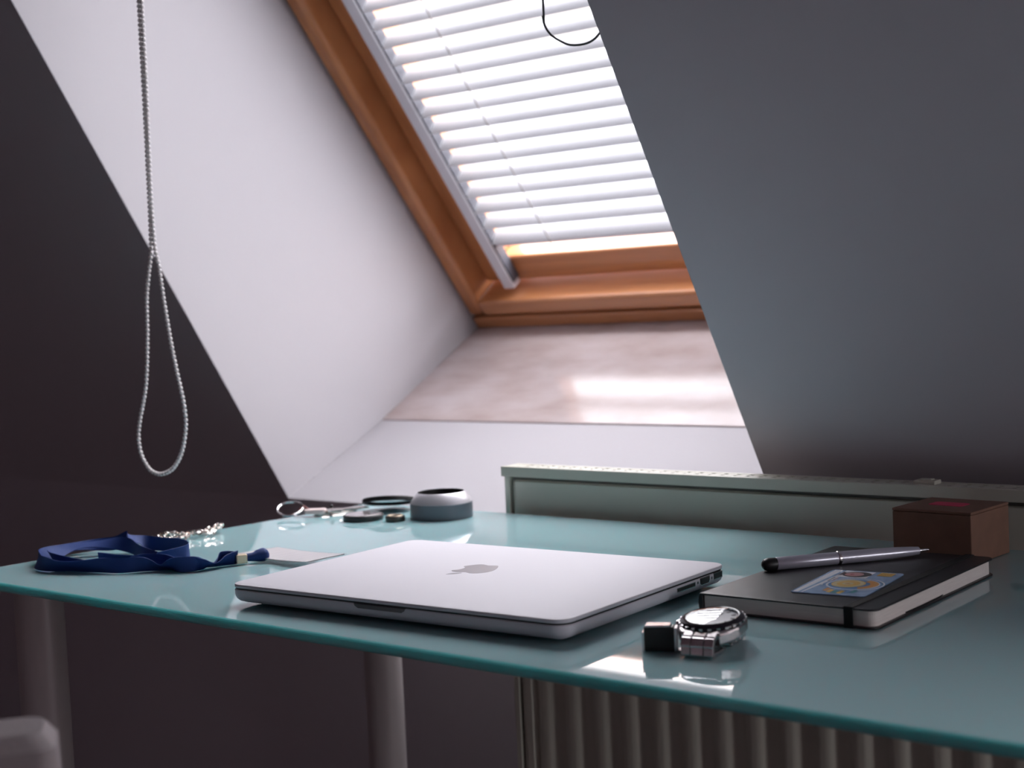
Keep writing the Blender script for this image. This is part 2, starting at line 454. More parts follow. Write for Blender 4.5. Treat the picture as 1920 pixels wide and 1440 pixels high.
# ------------------------------------------------------------------ bead chain in front of the left slope
bc = thing('bead_chain', 'long white bead pull chain hanging in a loop above the lanyard', 'chain', (-1.24, .92, .064))
L = [(-1.2365, .92, .974+.064), (-1.2370, .92, .90), (-1.2378, .92, .72), (-1.2390, .92, .546), (-1.2395, .92, .46), (-1.2405, .92, .38), (-1.2415, .92, .33), (-1.2435, .92, .2934), (-1.2498, .92, .2700), (-1.2555, .92, .2448), (-1.2585, .92, .205), (-1.2660, .92, .155), (-1.2800, .92, .118), (-1.2840, .92, .100), (-1.2810, .92, .083), (-1.270, .92, .0690), (-1.2575, .92, .0637),
     (-1.2440, .92, .0640), (-1.2270, .92, .0710), (-1.2120, .92, .0880), (-1.2036, .92, .1133), (-1.2048, .92, .138), (-1.2130, .92, .170), (-1.2198, .92, .200), (-1.2268, .92, .240), (-1.2332, .921, .2766), (-1.2385, .921, .300), (-1.2400, .9213, .345), (-1.2388, .9213, .40), (-1.2372, .9213, .46), (-1.2362, .9213, .546), (-1.2350, .9213, .72), (-1.2342, .92, .90), (-1.2340, .92, .974+.064)]
path = spline([Vector(p)-Vector((-1.24, .92, .064)) for p in L], 14)
bm = BM(); tube(bm, path, .0006, 6)
acc = 0; last = path[0]
for a, b in zip(path[:-1], path[1:]):
    d = (b-a).length; t = 0
    while acc+d-t >= .0047:
        t += .0047-acc; acc = 0
        ball(bm, a.lerp(b, min(1, t/d)), .00235, 8, 6)
    acc += d-t
obj('beads', bm, bead_m, bc, smooth=True)
bm = BM(); box(bm, -.012, .022, -.012, .012, 1.020-.064, 1.0545-.064)
obj('bracket', bm, white_metal, bc, bevel=.002)

# ------------------------------------------------------------------ radiator behind the desk
RX0, RX1, RY, RB, RZT = -1.0225, .32, 1.195, 1.224, .0478
rd = thing('radiator', 'grey-white panel radiator standing behind the desk under the slope', 'radiator', (-.35, 1.22, -.74))
off = Vector((-.35, 1.22, -.74))
def rbox(bm, x0, x1, y0, y1, z0, z1): box(bm, x0-off.x, x1-off.x, y0-off.y, y1-off.y, z0-off.z, z1-off.z)
bm = BM()
rbox(bm, RX0, RX1, RY, RY+.007, RZT-.0110, RZT); rbox(bm, RX0, RX1, RB-.006, RB, RZT-.012, RZT)
rbox(bm, RX0+.0002, RX0+.014, RY+.0072, RB-.0062, RZT-.0108, RZT-.0002); rbox(bm, RX1-.014, RX1-.0002, RY+.0072, RB-.0062, RZT-.0108, RZT-.0002)
n = 92
for i in range(n):
    xx = RX0+.02+(RX1-RX0-.04)*i/(n-1)
    rbox(bm, xx-.0052, xx+.0052, RY+.007, RB-.006, RZT-.003, RZT-.0004)
rbox(bm, RX0+.01, RX1-.01, RY+.0140, RY+.0165, RZT-.005, RZT-.0002)
obj('top_grille', bm, rad_paint, rd, bevel=.0008, seg=2)
bm = BM(); rbox(bm, RX0+.0035, RX0+.0105, RY+.001, RB-.002, -.60, RZT-.0112)
obj('side_panel', bm, rad_paint, rd, bevel=.001)
bm = BM(); rbox(bm, RX1-.0105, RX1-.0035, RY+.001, RB-.002, -.60, RZT-.0112)
obj('side_panel', bm, rad_paint, rd, bevel=.001)
# front panel: flat rim that turns into vertical ribs lower down
PX0, PX1, PZ1, PZ0 = RX0+.0150, RX1-.0150, RZT-.0150, -.60
bm = BM()
nxs = int((PX1-PX0)/.0035); cols = []
zs = [PZ1, PZ1-.0015, -.002, -.022, -.040, -.055, -.575, PZ0]
amp = [0, 0, 0, 0, .5, 1, 1, 0]
grid = []
for zi, (z, a) in enumerate(zip(zs, amp)):
    row = []
    for i in range(nxs+1):
        xx = PX0+(PX1-PX0)*i/nxs
        ph = ((xx-PX0-.010)/.0368)
        tri = ph-math.floor(ph)
        prof = max(0, min(1, (abs(tri-.5)-.13)*4.5)); prof = prof*prof*(3-2*prof)
        if xx < PX0+.012 or xx > PX1-.012: prof = 0
        yy = RY+.0035+(.0025 if zi == 0 else 0)+a*.0065*prof
        row.append(bm.verts.new((xx-off.x, yy-off.y, z-off.z)))
    grid.append(row)
for a, b in zip(grid[:-1], grid[1:]):
    for i in range(nxs): bm.faces.new((a[i], a[i+1], b[i+1], b[i]))
fr_ = obj('front_panel', bm, rad_paint, rd, smooth=True)
md = fr_.modifiers.new('solid', 'SOLIDIFY'); md.thickness = .002; md.offset = 0
bm = BM(); rbox(bm, RX0+.011, RX1-.011, RY+.0135, RB-.004, -.595, RZT-.013); rbox(bm, RX0+.011, RX1-.011, RY+.0075, RY+.0095, RZT-.024, RZT-.0108)  # core, then a strip coloured dark as the shade gap under the lip
obj('convector_core_gap_shade', bm, mat('radiator_core_and_shade', (.16, .15, .14), .6), rd)
bm = BM(); rbox(bm, -.555, -.535, RY+.010, RY+.024, RZT-.001, RZT+.0028); rbox(bm, -.551, -.539, RY+.012, RY+.020, RZT+.0028, RZT+.0040)
obj('grille_clip', bm, rad_paint, rd, bevel=.001)
for xx in (-.85, .15):
    bm = BM(); rbox(bm, xx-.02, xx+.02, RY+.010, RB-.006, -.74, -.595)
    obj('foot', bm, rad_paint, rd, bevel=.002)

# ------------------------------------------------------------------ glass desk
dk = thing('glass_desk', 'frosted teal glass desk on round grey legs', 'desk', (-.55, .93, -.74))
DO = Vector((-.55, .93, -.74))
outline = []
def corner(px, py, ax, ay, bx, by, r=.012):
    for k in range(7):
        t = k/6
        p0 = Vector((px+ax*r, py+ay*r)); p1 = Vector((px, py)); p2 = Vector((px+bx*r, py+by*r))
        outline.append(p0*(1-t)**2+p1*2*t*(1-t)+p2*t*t)
corner(-1.2435, .679, 0, 1, 1, 0); corner(.16, .679, -1, 0, 0, 1); corner(.16, 1.1815, 0, -1, -1, 0); corner(-1.2105, 1.1815, 1, 0, 0, -1)
cen = sum(outline, Vector((0, 0)))/len(outline)
def ring(ins, z):
    r = []
    for p in outline:
        q = Vector((p.x+(ins if p.x < cen.x else -ins), p.y+(ins if p.y < cen.y else -ins)))
        r.append((q.x-DO.x, q.y-DO.y, z-DO.z))
    return r
bm = BM()
vs = loft(bm, [ring(.0016, -.008), ring(.0005, -.0072), ring(0, -.006), ring(0, -.002), ring(.0005, -.0008), ring(.0016, 0)])
for f in bm.faces:
    if len(f.verts) == 4: f.material_index = 1
gt = obj('glass_top', bm, [desk_m, desk_edge], dk)
gt.data.shade_smooth(); gt.data.set_sharp_from_angle(angle=math.radians(20))
for lx, ly in ((-1.154, .7115), (-1.172, 1.150), (.09, .73), (.09, 1.14)):
    bm = BM(); lathe(bm, [(0, 0), (.024, 0), (.024, .004), (.0212, .006), (.0212, .7315), (0, .7315)], 32, lx-DO.x, ly-DO.y, 0)
    obj('leg', bm, leg_m, dk, smooth=True)

# ------------------------------------------------------------------ laptop
LR = math.radians(3.1994)
lp = thing('laptop', 'closed silver laptop lying on the middle of the glass desk', 'laptop', (-.73866, .82901, 0), LR)
LW, LD = .314, .219
bm = BM()
rslab(bm, LW, LD, .012, [(.030, .0012), (.016, .0016), (.008, .0026), (.0035, .0042), (.0012, .0062), (.0002, .0085), (0, .0105), (0, .0128), (.0006, .0134)], n=10)
body = obj('base', bm, alu, lp, smooth=True)
bm = BM()
rslab(bm, LW-.0016, LD-.0016, .0115, [(0, .0134), (0, .0146)], n=10)  # gasket as a near-flush black band, painting the shade of the lid gap
obj('lid_gasket_gap_shade', bm, black_rub, lp)
bm = BM()
rslab(bm, LW, LD, .012, [(.0008, .0145), (.0002, .0149), (0, .0155), (0, .0166), (.0004, .0172), (.0014, .0175)], n=10)
lid = obj('lid', bm, alu, lp, smooth=True)
# finger notch in the front edge
bm = BM()
prism(bm, [(-.0265, -LD/2-.0002, .0134), (.0225, -LD/2-.0002, .0134), (.0215, -LD/2-.0002, .0115), (.0185, -LD/2-.0002, .0100), (-.0225, -LD/2-.0002, .0100), (-.0255, -LD/2-.0002, .0115)], (0, .004, 0))
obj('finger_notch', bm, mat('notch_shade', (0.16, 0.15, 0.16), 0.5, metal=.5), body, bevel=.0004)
sx_ = LW/2+.00015
def port(y0, y1, z0, z1, name, ch=0):
    bm = BM()
    poly = [(sx_, y0, z0), (sx_, y1, z0), (sx_, y1, z1), (sx_, y0, z1)] if not ch else [(sx_, y0+ch, z0), (sx_, y1-ch, z0), (sx_, y1, z0+ch), (sx_, y1, z1), (sx_, y0, z1), (sx_, y0, z0+ch)]
    prism(bm, poly, (-.003, 0, 0)); obj(name, bm, black_rub, body)
    bm = BM(); g = .0006
    poly = [(sx_-.0001, y0-g, z0-g), (sx_-.0001, y1+g, z0-g), (sx_-.0001, y1+g, z1+g), (sx_-.0001, y0-g, z1+g)]
    prism(bm, poly, (-.0028, 0, 0)); obj(name+'_rim', bm, steel, body)
port(.0335, .0590, .0092, .0114, 'card_slot')
port(.0670, .0806, .0081, .0126, 'video_port', .0016)
port(.0876, .1000, .0090, .0128, 'data_port')
for yy in (.0633, .0842):
    bm = BM(); prism(bm, [(sx_, yy-.0009, .0098), (sx_, yy+.0009, .0098), (sx_, yy+.0009, .0116), (sx_, yy-.0009, .0116)], (-.001, 0, 0))
    obj('port_icon', bm, alu_dark, body)
for x_ in (-1, 1):
    for y_ in (-1, 1):
        bm = BM(); lathe(bm, [(0, 0), (.006, 0), (.0065, .0006), (.0065, .0013), (0, .0013)], 20, x_*.118, y_*.072)
        obj('foot', bm, black_rub, body, smooth=True)
# fruit emblem with a bite, laid in the lid; its top points to the front edge
body_pts = [(0, -.0175), (.0035, -.0187), (.0075, -.0195), (.0112, -.0170), (.0148, -.0115), (.0163, -.0072), (.0130, -.0045), (.0112, -.0008), (.0108, .0030), (.0122, .0070), (.0148, .0097),
            (.0120, .0128), (.0080, .0142), (.0040, .0136), (0, .0120), (-.0040, .0136), (-.0085, .0142), (-.0130, .0120), (-.0163, .0070), (-.0172, .0010), (-.0158, -.0062), (-.0122, -.0140), (-.0085, -.0190), (-.0060, -.0195), (-.0030, -.0185)]
leaf = [(.0002, .0155), (.0008, .0190), (.0032, .0225), (.0070, .0248), (.0080, .0252), (.0078, .0215), (.0056, .0180), (.0025, .0160)]
bm = BM()
for outl in (body_pts, leaf):
    sp = spline([(x*1.0, y*1.0, 0) for x, y in outl], 5, closed=True)
    prism(bm, [(-p.x-.0115, -p.y+.0125, .01748) for p in sp], (0, 0, .00010))
obj('logo', bm, logo_m, lid)

# ------------------------------------------------------------------ notebook
nb = thing('notebook', 'black hardcover notebook with elastic band beside the laptop', 'notebook', (-.4935, .9655, 0), math.radians(1.3))
NW, ND, NH = .132, .210, .0135
def cover_slab(z0, z1):
    bm = BM(); pts = []
    r = .007
    pts = [(-NW/2, ND/2), (-NW/2, -ND/2)]
    for k in range(7):
        a = math.radians(270+15*k); pts.append((NW/2-r+r*math.cos(a), -ND/2+r+r*math.sin(a)))
    for k in range(7):
        a = math.radians(15*k); pts.append((NW/2-r+r*math.cos(a), ND/2-r+r*math.sin(a)))
    prism(bm, [(x, y, z0) for x, y in pts], (0, 0, z1-z0)); return bm
obj('front_cover', cover_slab(NH-.0014, NH), leather, nb, bevel=.0005)
obj('back_cover', cover_slab(0.0002, .0016), leather, nb, bevel=.0005)
bm = BM()
prof = [(-NW/2, 0.0004), (-NW/2-.0012, .003), (-NW/2-.0016, NH/2), (-NW/2-.0012, NH-.003), (-NW/2, NH-.0002), (-NW/2+.0022, NH-.0003), (-NW/2+.0022, .0004)]
prism(bm, [(x, -ND/2, z) for x, z in prof], (0, ND, 0))
obj('spine', bm, leather, nb, bevel=.0006)
bm = BM(); m_ = .0022; r = .006
pts = [(-NW/2+.0025, ND/2-m_), (-NW/2+.0025, -ND/2+m_)]
for k in range(7):
    a = math.radians(270+15*k); pts.append((NW/2-m_-r+r*math.cos(a), -ND/2+m_+r+r*math.sin(a)))
for k in range(7):
    a = math.radians(15*k); pts.append((NW/2-m_-r+r*math.cos(a), ND/2-m_-r+r*math.sin(a)))
prism(bm, [(x, y, .0017) for x, y in pts], (0, 0, NH-.0032))
pg = obj('pages', bm, paper, nb)
bm = BM(); ex_ = .0465; ew = .0033
prism(bm, [(ex_-ew, y, z) for y, z in ((-ND/2-.0005, 0.0001), (-ND/2-.0005, NH+.0006), (-ND/2+.0003, NH+.0006), (-ND/2+.0003, .0001))], (2*ew, 0, 0))
prism(bm, [(ex_-ew, y, z) for y, z in ((ND/2+.0005, 0.0001), (ND/2+.0005, NH+.0006), (ND/2-.0003, NH+.0006), (ND/2-.0003, .0001))], (2*ew, 0, 0))
box(bm, ex_-ew, ex_+ew, -ND/2-.0005, ND/2+.0005, NH-.0001, NH+.0006)
obj('elastic_band', bm, elastic, nb)
bm = BM()
tube(bm, spline([(NW/2-.012, .02, .0022), (NW/2-.003, .012, .0023), (NW/2-.0012, -.018, .0022), (NW/2-.0018, -.055, .0023)], 6), .0004, 6)
obj('page_ribbon', bm, elastic, nb)

# ------------------------------------------------------------------ ballpoint pen with a rubber tip
tip = Vector((-.4754, 1.0569)); end = Vector((-.5580, .9463)); d = (end-tip); plen = d.length
pn = thing('pen', 'grey stylus pen with black rubber end lying across the notebook', 'pen', (tip.x, tip.y, NH+.0002), math.atan2(d.y, d.x))
R_ = .0047
def pen_part(name, prof, m):
    """prof: (distance from the tip, radius); the axis is along +x, lying on z=0"""
    bm = BM(); rings = []
    for s, r in prof:
        zc = R_
        rings.append([(s, r*math.cos(2*math.pi*k/28), zc+r*math.sin(2*math.pi*k/28)) for k in range(28)])
    loft(bm, rings); return obj(name, bm, m, pn, smooth=True)
pen_part('nib', [(0, .0004), (.0006, .0009), (.001, .0010), (.008, .0013), (.0081, .0017), (.009, .0018)], chrome)
pen_part('lower_barrel', [(.0088, .0026), (.0092, .0030), (.016, .0036), (.03, .0043), (.05, .0048), (.0745, .0049)], pen_m)
pen_part('ring', [(.0744, .0049), (.0748, .0053), (.0765, .0053), (.0770, .0049)], chrome)
pen_part('upper_barrel', [(.0769, .0046), (.078, .0048), (.10, .0049), (plen-.012, .0049), (plen-.0115, .0047)], pen_m)
pen_part('stylus_tip', [(plen-.0118, .0046), (plen-.0085, .0049), (plen-.0050, .0049), (plen-.0030, .0044), (plen-.0015, .0035), (plen-.0005, .0022), (plen, .0004)], black_rub)

# ------------------------------------------------------------------ card with a printed design
ca = thing('plastic_card', 'blue and white printed plastic card lying on the black notebook', 'card', (-.4808, .9335, NH), math.radians(7.2))
CW, CL, CT = .0535, .0860, .0008
bm = BM(); rslab(bm, CW, CL, .0032, [(.0001, 0.0001), (0, .0002), (0, CT-.0001), (.0001, CT)])
card_blue = mat('card_light_blue', (0.36, 0.52, 0.78), 0.25, noise=0.3, nscale=120)
cbody = obj('card_body', bm, card_blue, ca)
def flat(name, pts, m, lift, parent=None):
    """pts in card fractions (s across, t along)"""
    bm = BM(); h = 2e-5
    prism(bm, [((s-.5)*CW, (t-.5)*CL, CT+h*lift) for s, t in pts], (0, 0, h)); return obj(name, bm, m, parent or cbody)
def ell(cs, ct, rs, rt, n=32, a0=0, a1=360):
    return [(cs+rs*math.cos(math.radians(a0+(a1-a0)*k/n)), ct+rt*math.sin(math.radians(a0+(a1-a0)*k/n))) for k in range(n if a1-a0 >= 360 else n+1)]
def band(cs, ct, rs, rt, th, a0, a1, n=28):
    o_ = ell(cs, ct, rs, rt, n, a0, a1-.001); i_ = ell(cs, ct, rs-th/CW, rt-th/CL, n, a0, a1-.001)
    return o_+i_[::-1]
c_white = mat('card_white', (0.80, 0.82, 0.88), 0.3)
c_deep = mat('card_deep_blue', (0.08, 0.24, 0.50), 0.3)
c_gold = mat('card_gold', (0.75, 0.47, 0.08), 0.3)
c_ochre = mat('card_ochre', (0.66, 0.30, 0.06), 0.3)
c_sand = mat('card_sand', (0.70, 0.60, 0.36), 0.3)
c_skin = mat('card_portrait_pink', (0.55, 0.27, 0.27), 0.4)
c_hair = mat('card_portrait_dark', (0.02, 0.013, 0.016), 0.4)
c_red = mat('card_red', (0.35, 0.04, 0.05), 0.4)
c_teal = mat('card_teal', (0.03, 0.24, 0.28), 0.4)
flat('white_field', [(.03, .02), (.16, .02), (.30, .98), (.04, .98)], c_white, 1)
flat('blue_stripe', [(.10, .02), (.14, .02), (.20, .98), (.15, .98)], card_blue, 2)
flat('blue_disc', ell(.60, .43, .37, .235), c_deep, 1)
flat('white_ring', band(.60, .43, .35, .222, .0016, 0, 360), c_white, 3)
flat('white_ring', band(.60, .43, .41, .262, .0012, -80, 200), c_white, 3)
flat('gold_disc', ell(.53, .45, .22, .155), c_gold, 3)
flat('sand_ring', band(.53, .45, .20, .142, .0026, 0, 360), c_sand, 4)
flat('sand_disc', ell(.52, .45, .075, .05), c_sand, 4)
flat('ochre_dot', ell(.52, .45, .035, .022), c_ochre, 5)
flat('gold_crescent', band(.66, .44, .27, .185, .0060, -70, 75), c_ochre, 5)
flat('portrait_field', [(.20, .70), (.62, .70), (.62, .97), (.20, .97)], c_white, 2)
flat('portrait_hair', ell(.43, .835, .195, .115), c_hair, 4)
flat('portrait_face', ell(.39, .835, .130, .080), c_skin, 5)
flat('portrait_shirt', [(.20, .76), (.26, .79), (.26, .88), (.20, .92)], mat('card_shirt', (.12, .09, .11), .4), 4)
flat('portrait_lips', ell(.36, .835, .025, .02), c_red, 6)
flat('gold_square', [(.70, .83), (.90, .83), (.90, .97), (.70, .97)], c_gold, 4)
for k in range(3):
    flat('square_line', [(.72, .855+.04*k), (.88, .87+.04*k), (.88, .876+.04*k), (.72, .862+.04*k)], c_hair, 5)
for k, (a, b) in enumerate(((.50, .68), (.53, .66))):
    s0_ = .205+.05*k
    flat('text_line', [(s0_, a), (s0_+.016, a), (s0_+.016, b), (s0_, b)], c_hair if k != 1 else c_skin, 4)
for k, (mm, t0) in enumerate(((c_ochre, .13), (c_gold, .08), (c_teal, .06), (c_gold, .06), (c_deep, .08), (c_teal, .11))):
    flat('colour_patch', [(.36+.075*k, t0), (.42+.075*k, t0-.02), (.43+.075*k, t0+.09), (.37+.075*k, t0+.11)], mm, 4)

# ------------------------------------------------------------------ wrist watch
wt = thing('wristwatch', 'steel wristwatch with black bezel and metal bracelet, nearest the desk front', 'watch', (-.4925, .7735, 0), math.radians(11.5))
# local axes: -y towards the front lugs, x across
def wpart(name, bm, m, parent=None, **k): return obj(name, bm, m, parent or wt, **k)
tilt_ax = Vector((math.cos(math.radians(28.5)), math.sin(math.radians(28.5)), 0))
TILT = Matrix.Translation((0, 0, .0118)) @ Matrix.Rotation(math.radians(-4), 4, Vector((-tilt_ax.y, tilt_ax.x, 0))) @ Matrix.Rotation(math.radians(5.5), 4, tilt_ax) @ Matrix.Translation((0, 0, -.0075))
def tpart(name, bm, m, parent=None, **k):
    bm.transform(TILT); return wpart(name, bm, m, parent, **k)
bm = BM()
# tonneau case: outline in plan, lofted
def case_ring(sc, z):
    pts = []
    N = 40
    base = [(.0125, -.0225), (.0165, -.0170), (.0200, -.0080), (.0205, 0), (.0200, .0080), (.0165, .0170), (.0125, .0225), (0, .0205), (-.0125, .0225), (-.0165, .0170), (-.0200, .0080), (-.0205, 0), (-.0200, -.0080), (-.0165, -.0170), (-.0125, -.0225), (0, -.0205)]
    return [(x*sc, y*sc, z) for x, y in base]
loft(bm, [case_ring(.86, .0036), case_ring(.97, .0050), case_ring(1.0, .0066), case_ring(1.0, .0114), case_ring(.965, .0128), case_ring(.90, .0133)])
case = tpart('case', bm, steel, bevel=.0004)
bm = BM(); lathe(bm, [(.0165, .0128), (.0203, .0128), (.0207, .0136), (.0206, .0146), (.0196, .0158), (.0172, .0168), (.0165, .0166)], 60)
bz = tpart('bezel', bm, bezel_m, smooth=True)
for k in range(24):
    a = 2*math.pi*k/24
    bm = BM(); bmesh.ops.create_cube(bm, size=1, matrix=Matrix.Rotation(a, 4, 'Z') @ Matrix.Translation((.0206, 0, .0141)) @ Matrix.Diagonal((.0010, .0022, .0014, 1)))
    tpart('bezel_tooth', bm, steel, bz)
bm = BM(); lathe(bm, [(0, .0150), (.0168, .0150), (.0168, .0140), (0, .0140)], 48)
dl = tpart('dial', bm, dial_m)
for k in range(12):
    a = 2*math.pi*k/12
    bm = BM(); bmesh.ops.create_cube(bm, size=1, matrix=Matrix.Rotation(a, 4, 'Z') @ Matrix.Translation((.0135, 0, .0151)) @ Matrix.Diagonal((.0028, .0012, .0003, 1)))
    tpart('hour_marker', bm, bezel_m, dl)
for a, l_, w_ in ((1.1, .009, .0011), (2.6, .0125, .0009)):
    bm = BM(); bmesh.ops.create_cube(bm, size=1, matrix=Matrix.Rotation(a, 4, 'Z') @ Matrix.Translation((l_/2, 0, .0155)) @ Matrix.Diagonal((l_, w_, .0002, 1)))
    tpart('hand', bm, bezel_m, dl)
cry = bpy.data.materials.new('watch_crystal'); cry.use_nodes = True
nt = cry.node_tree; nt.nodes.remove(nt.nodes['Principled BSDF']); out = nt.nodes['Material Output']
tp = nt.nodes.new('ShaderNodeBsdfTransparent'); gl = nt.nodes.new('ShaderNodeBsdfGlossy'); gl.inputs['Roughness'].default_value = .01
fr = nt.nodes.new('ShaderNodeFresnel'); fr.inputs['IOR'].default_value = 1.77
mx = nt.nodes.new('ShaderNodeMixShader')
front_only(nt, fr, mx); nt.links.new(tp.outputs[0], mx.inputs[1]); nt.links.new(gl.outputs[0], mx.inputs[2]); nt.links.new(mx.outputs[0], out.inputs[0])
bm = BM(); lathe(bm, [(0, .0172), (.010, .01712), (.0155, .0169), (.0168, .0166), (.0168, .0160), (0, .0160)], 60)
tpart('crystal', bm, cry, smooth=True)
bm = BM(); tube(bm, [(-.0200, 0, .0098), (-.0215, 0, .0098), (-.0217, 0, .0098), (-.0240, 0, .0098), (-.0245, 0, .0098)], [.0016, .0016, .0026, .0026, .0020], 20)
tpart('crown', bm, steel_pol, smooth=True)
for yy in (-.0090, .0090):
    bm = BM(); tube(bm, [(-.0190, yy, .0098), (-.0222, yy*1.1, .0098), (-.0223, yy*1.1, .0098), (-.0238, yy*1.12, .0098)], [.0010, .0010, .0019, .0017], 16)
    tpart('pusher', bm, steel_pol, smooth=True)
# bracelet rows: three links each, (y, z, tilt, half width)
def link_row(y, z, tilt, hw, ln=.0068, th=.0028):
    Mx = Matrix.Translation((0, y, z)) @ Matrix.Rotation(tilt, 4, 'X')
    for (xa, xb, mm) in ((-hw, -hw*.42, steel), (-hw*.38, hw*.38, steel_pol), (hw*.42, hw, steel)):
        bm = BM(); rings = []
        for xx in (xa, xb):
            rings.append([Mx @ Vector((xx, ln/2*cy_, th/2*cz_)) for cy_, cz_ in ((-1, -.4), (-.7, -1), (.7, -1), (1, -.4), (1, .4), (.7, 1), (-.7, 1), (-1, .4))])
        loft(bm, rings); wpart('bracelet_link', bm, mm, bevel=.0004)
for s in (-1, 1):
    hw = .0108
    for (y, z, tl) in ((.0225, .0128, .45), (.0276, .0094, 1.0), (.0288, .0044, 1.45), (.0235, .0019, 3.05), (.0160, .0016, 3.14), (.0085, .0015, 3.14)):
        link_row(s*y, z, -s*tl, hw); hw *= .985
# opened folding clasp standing at the left of the front links
cm = Matrix.Translation((-.0290, -.0170, 0)) @ Matrix.Rotation(math.radians(17), 4, 'Z')
bm = BM(); box(bm, -.0100, .0095, -.0042, .0042, .0006, .0160); bm.transform(cm)
cs = wpart('clasp', bm, black_rub, bevel=.0008)
bm = BM(); box(bm, -.0112, -.0095, -.0048, .0048, .0002, .0130); bm.transform(cm); wpart('clasp_plate', bm, steel_pol, cs, bevel=.0004)
bm = BM(); box(bm, -.0090, .0070, -.0050, .0048, .0158, .0172); bm.transform(cm); wpart('clasp_edge', bm, steel_pol, cs, bevel=.0005)
bm = BM(); box(bm, .0090, .0112, -.0048, .0048, .0004, .0155); bm.transform(cm); wpart('clasp_plate', bm, steel, cs, bevel=.0004)
bm = BM(); box(bm, -.0030, .0230, -.0030, .0040, .0002, .0012); bm.transform(cm); wpart('clasp_blade', bm, steel, cs, bevel=.0004)

# ------------------------------------------------------------------ small brown box
bx = thing('cardboard_box', 'small brown cardboard box with pink sticker in front of radiator', 'box', (-.4905, 1.1335, 0), math.radians(-3.5))
bm = BM(); box(bm, -.034, .034, -.0335, .0335, .0002, .0395)
obj('body', bm, cardboard, bx, bevel=.0008)
bm = BM(); box(bm, -.0341, .0341, -.0336, .0336, .0397, .0420)
ld = obj('lid', bm, cardboard, bx, bevel=.0006)
bm = BM(); rslab(bm, .030, .018, .004, [(0, .04201), (0, .0423)], cx=-.002, cy=.002)
obj('sticker', bm, pink, ld)

# ------------------------------------------------------------------ lanyard, badge
ly = thing('lanyard', 'blue fabric lanyard with brass crimp coiled at the desk left end', 'lanyard', (-1.12, .80, 0))
LO = Vector((-1.12, .80, 0))
def ribbon(bm, rows, width, k=6, th=.0007):
    """rows: (x, y, zc, tilt degrees from flat)"""
    p = spline([Vector(r[:3])-LO for r in rows], k); tl = spline([Vector((r[3], 0, 0)) for r in rows], k)
    A, B, A2, B2 = [], [], [], []
    for i, q in enumerate(p):
        t = (p[min(i+1, len(p)-1)]-p[max(i-1, 0)]); t.z = 0; t.normalize()
        nrm = Vector((-t.y, t.x, 0)); a = math.radians(tl[i].x)
        wv = nrm*math.cos(a)+Vector((0, 0, 1))*math.sin(a); nn = t.cross(wv)
        zmin = abs(math.sin(a))*width/2+.0006
        q = Vector((q.x, q.y, max(q.z, zmin)))
        A.append(q-wv*width/2+nn*th/2); B.append(q+wv*width/2+nn*th/2); A2.append(q-wv*width/2-nn*th/2); B2.append(q+wv*width/2-nn*th/2)
    loft(bm, [[A[i], B[i], B2[i], A2[i]] for i in range(len(p))])
bm = BM()
ribbon(bm, [(-1.0305, .8345, .005, 62), (-1.036, .822, .005, 80), (-1.0355, .808, .004, 15), (-1.037, .797, .005, 70), (-1.043, .788, .006, 98), (-1.052, .784, .006, 75), (-1.066, .782, .004, 30),
            (-1.082, .771, .006, 80), (-1.098, .757, .006, 108), (-1.124, .746, .006, 65), (-1.150, .736, .006, 50), (-1.172, .731, .006, 90), (-1.193, .737, .007, 118),
            (-1.212, .752, .0075, 80), (-1.226, .774, .0075, 45), (-1.230, .796, .008, 25), (-1.222, .815, .008, 40), (-1.203, .825, .009, 75), (-1.188, .826, .013, 100), (-1.179, .825, .0165, 60), (-1.182, .838, .012, 35), (-1.176, .848, .008, 70),
            (-1.155, .852, .0065, 95), (-1.135, .853, .0065, 88), (-1.113, .846, .0065, 95), (-1.099, .832, .0065, 80), (-1.102, .814, .005, 60), (-1.118, .800, .005, 35), (-1.142, .789, .005, 40), (-1.155, .776, .006, 60)], .0134)
ribbon(bm, [(-1.0290, .8350, .006, 72), (-1.0325, .822, .005, 50), (-1.0335, .8095, .004, 20), (-1.035, .800, .005, 55), (-1.042, .794, .006, 75), (-1.054, .791, .006, 60), (-1.070, .790, .006, 80),
            (-1.088, .784, .006, 98), (-1.108, .774, .006, 45), (-1.130, .760, .006, 25), (-1.152, .749, .007, 50), (-1.172, .744, .008, 75), (-1.192, .751, .009, 60), (-1.206, .768, .010, 35), (-1.212, .788, .011, 15), (-1.205, .806, .011, 15), (-1.186, .816, .012, 45), (-1.165, .818, .0105, 80),
            (-1.144, .812, .008, 92), (-1.120, .803, .0065, 75), (-1.100, .798, .006, 60)], .0134)
strap = obj('strap', bm, blue_strap, ly, smooth=True)
cd = Vector((-1.0246, .8411, 0))-Vector((-1.0291, .8332, 0)); ca_ = math.atan2(cd.y, cd.x)
bm = BM(); rslab(bm, .0100, .0085, .0014, [(.0005, -.0040), (0, -.0034), (0, .0034), (.0005, .0040)])
bm.transform(Matrix.Translation(Vector((-1.0268, .8375, .0054))-LO) @ Matrix.Rotation(ca_, 4, 'Z'))
obj('crimp', bm, brass, ly, bevel=.0004)
bm = BM()
tube(bm, spline([Vector(p)-LO for p in ((-1.0262, .8385, .006), (-1.0215, .8470, .0062), (-1.0200, .8520, .0066), (-1.0180, .8570, .0070), (-1.0170, .8605, .0076))], 5), [.0034, .0034, .0034, .0036, .0038, .0040, .0043, .0047, .0051, .0054, .0056, .0058, .0060, .0061, .0061, .0059, .0056, .0051, .0043, .0032, .0016], 12)
obj('knot', bm, blue_strap, strap, smooth=True)

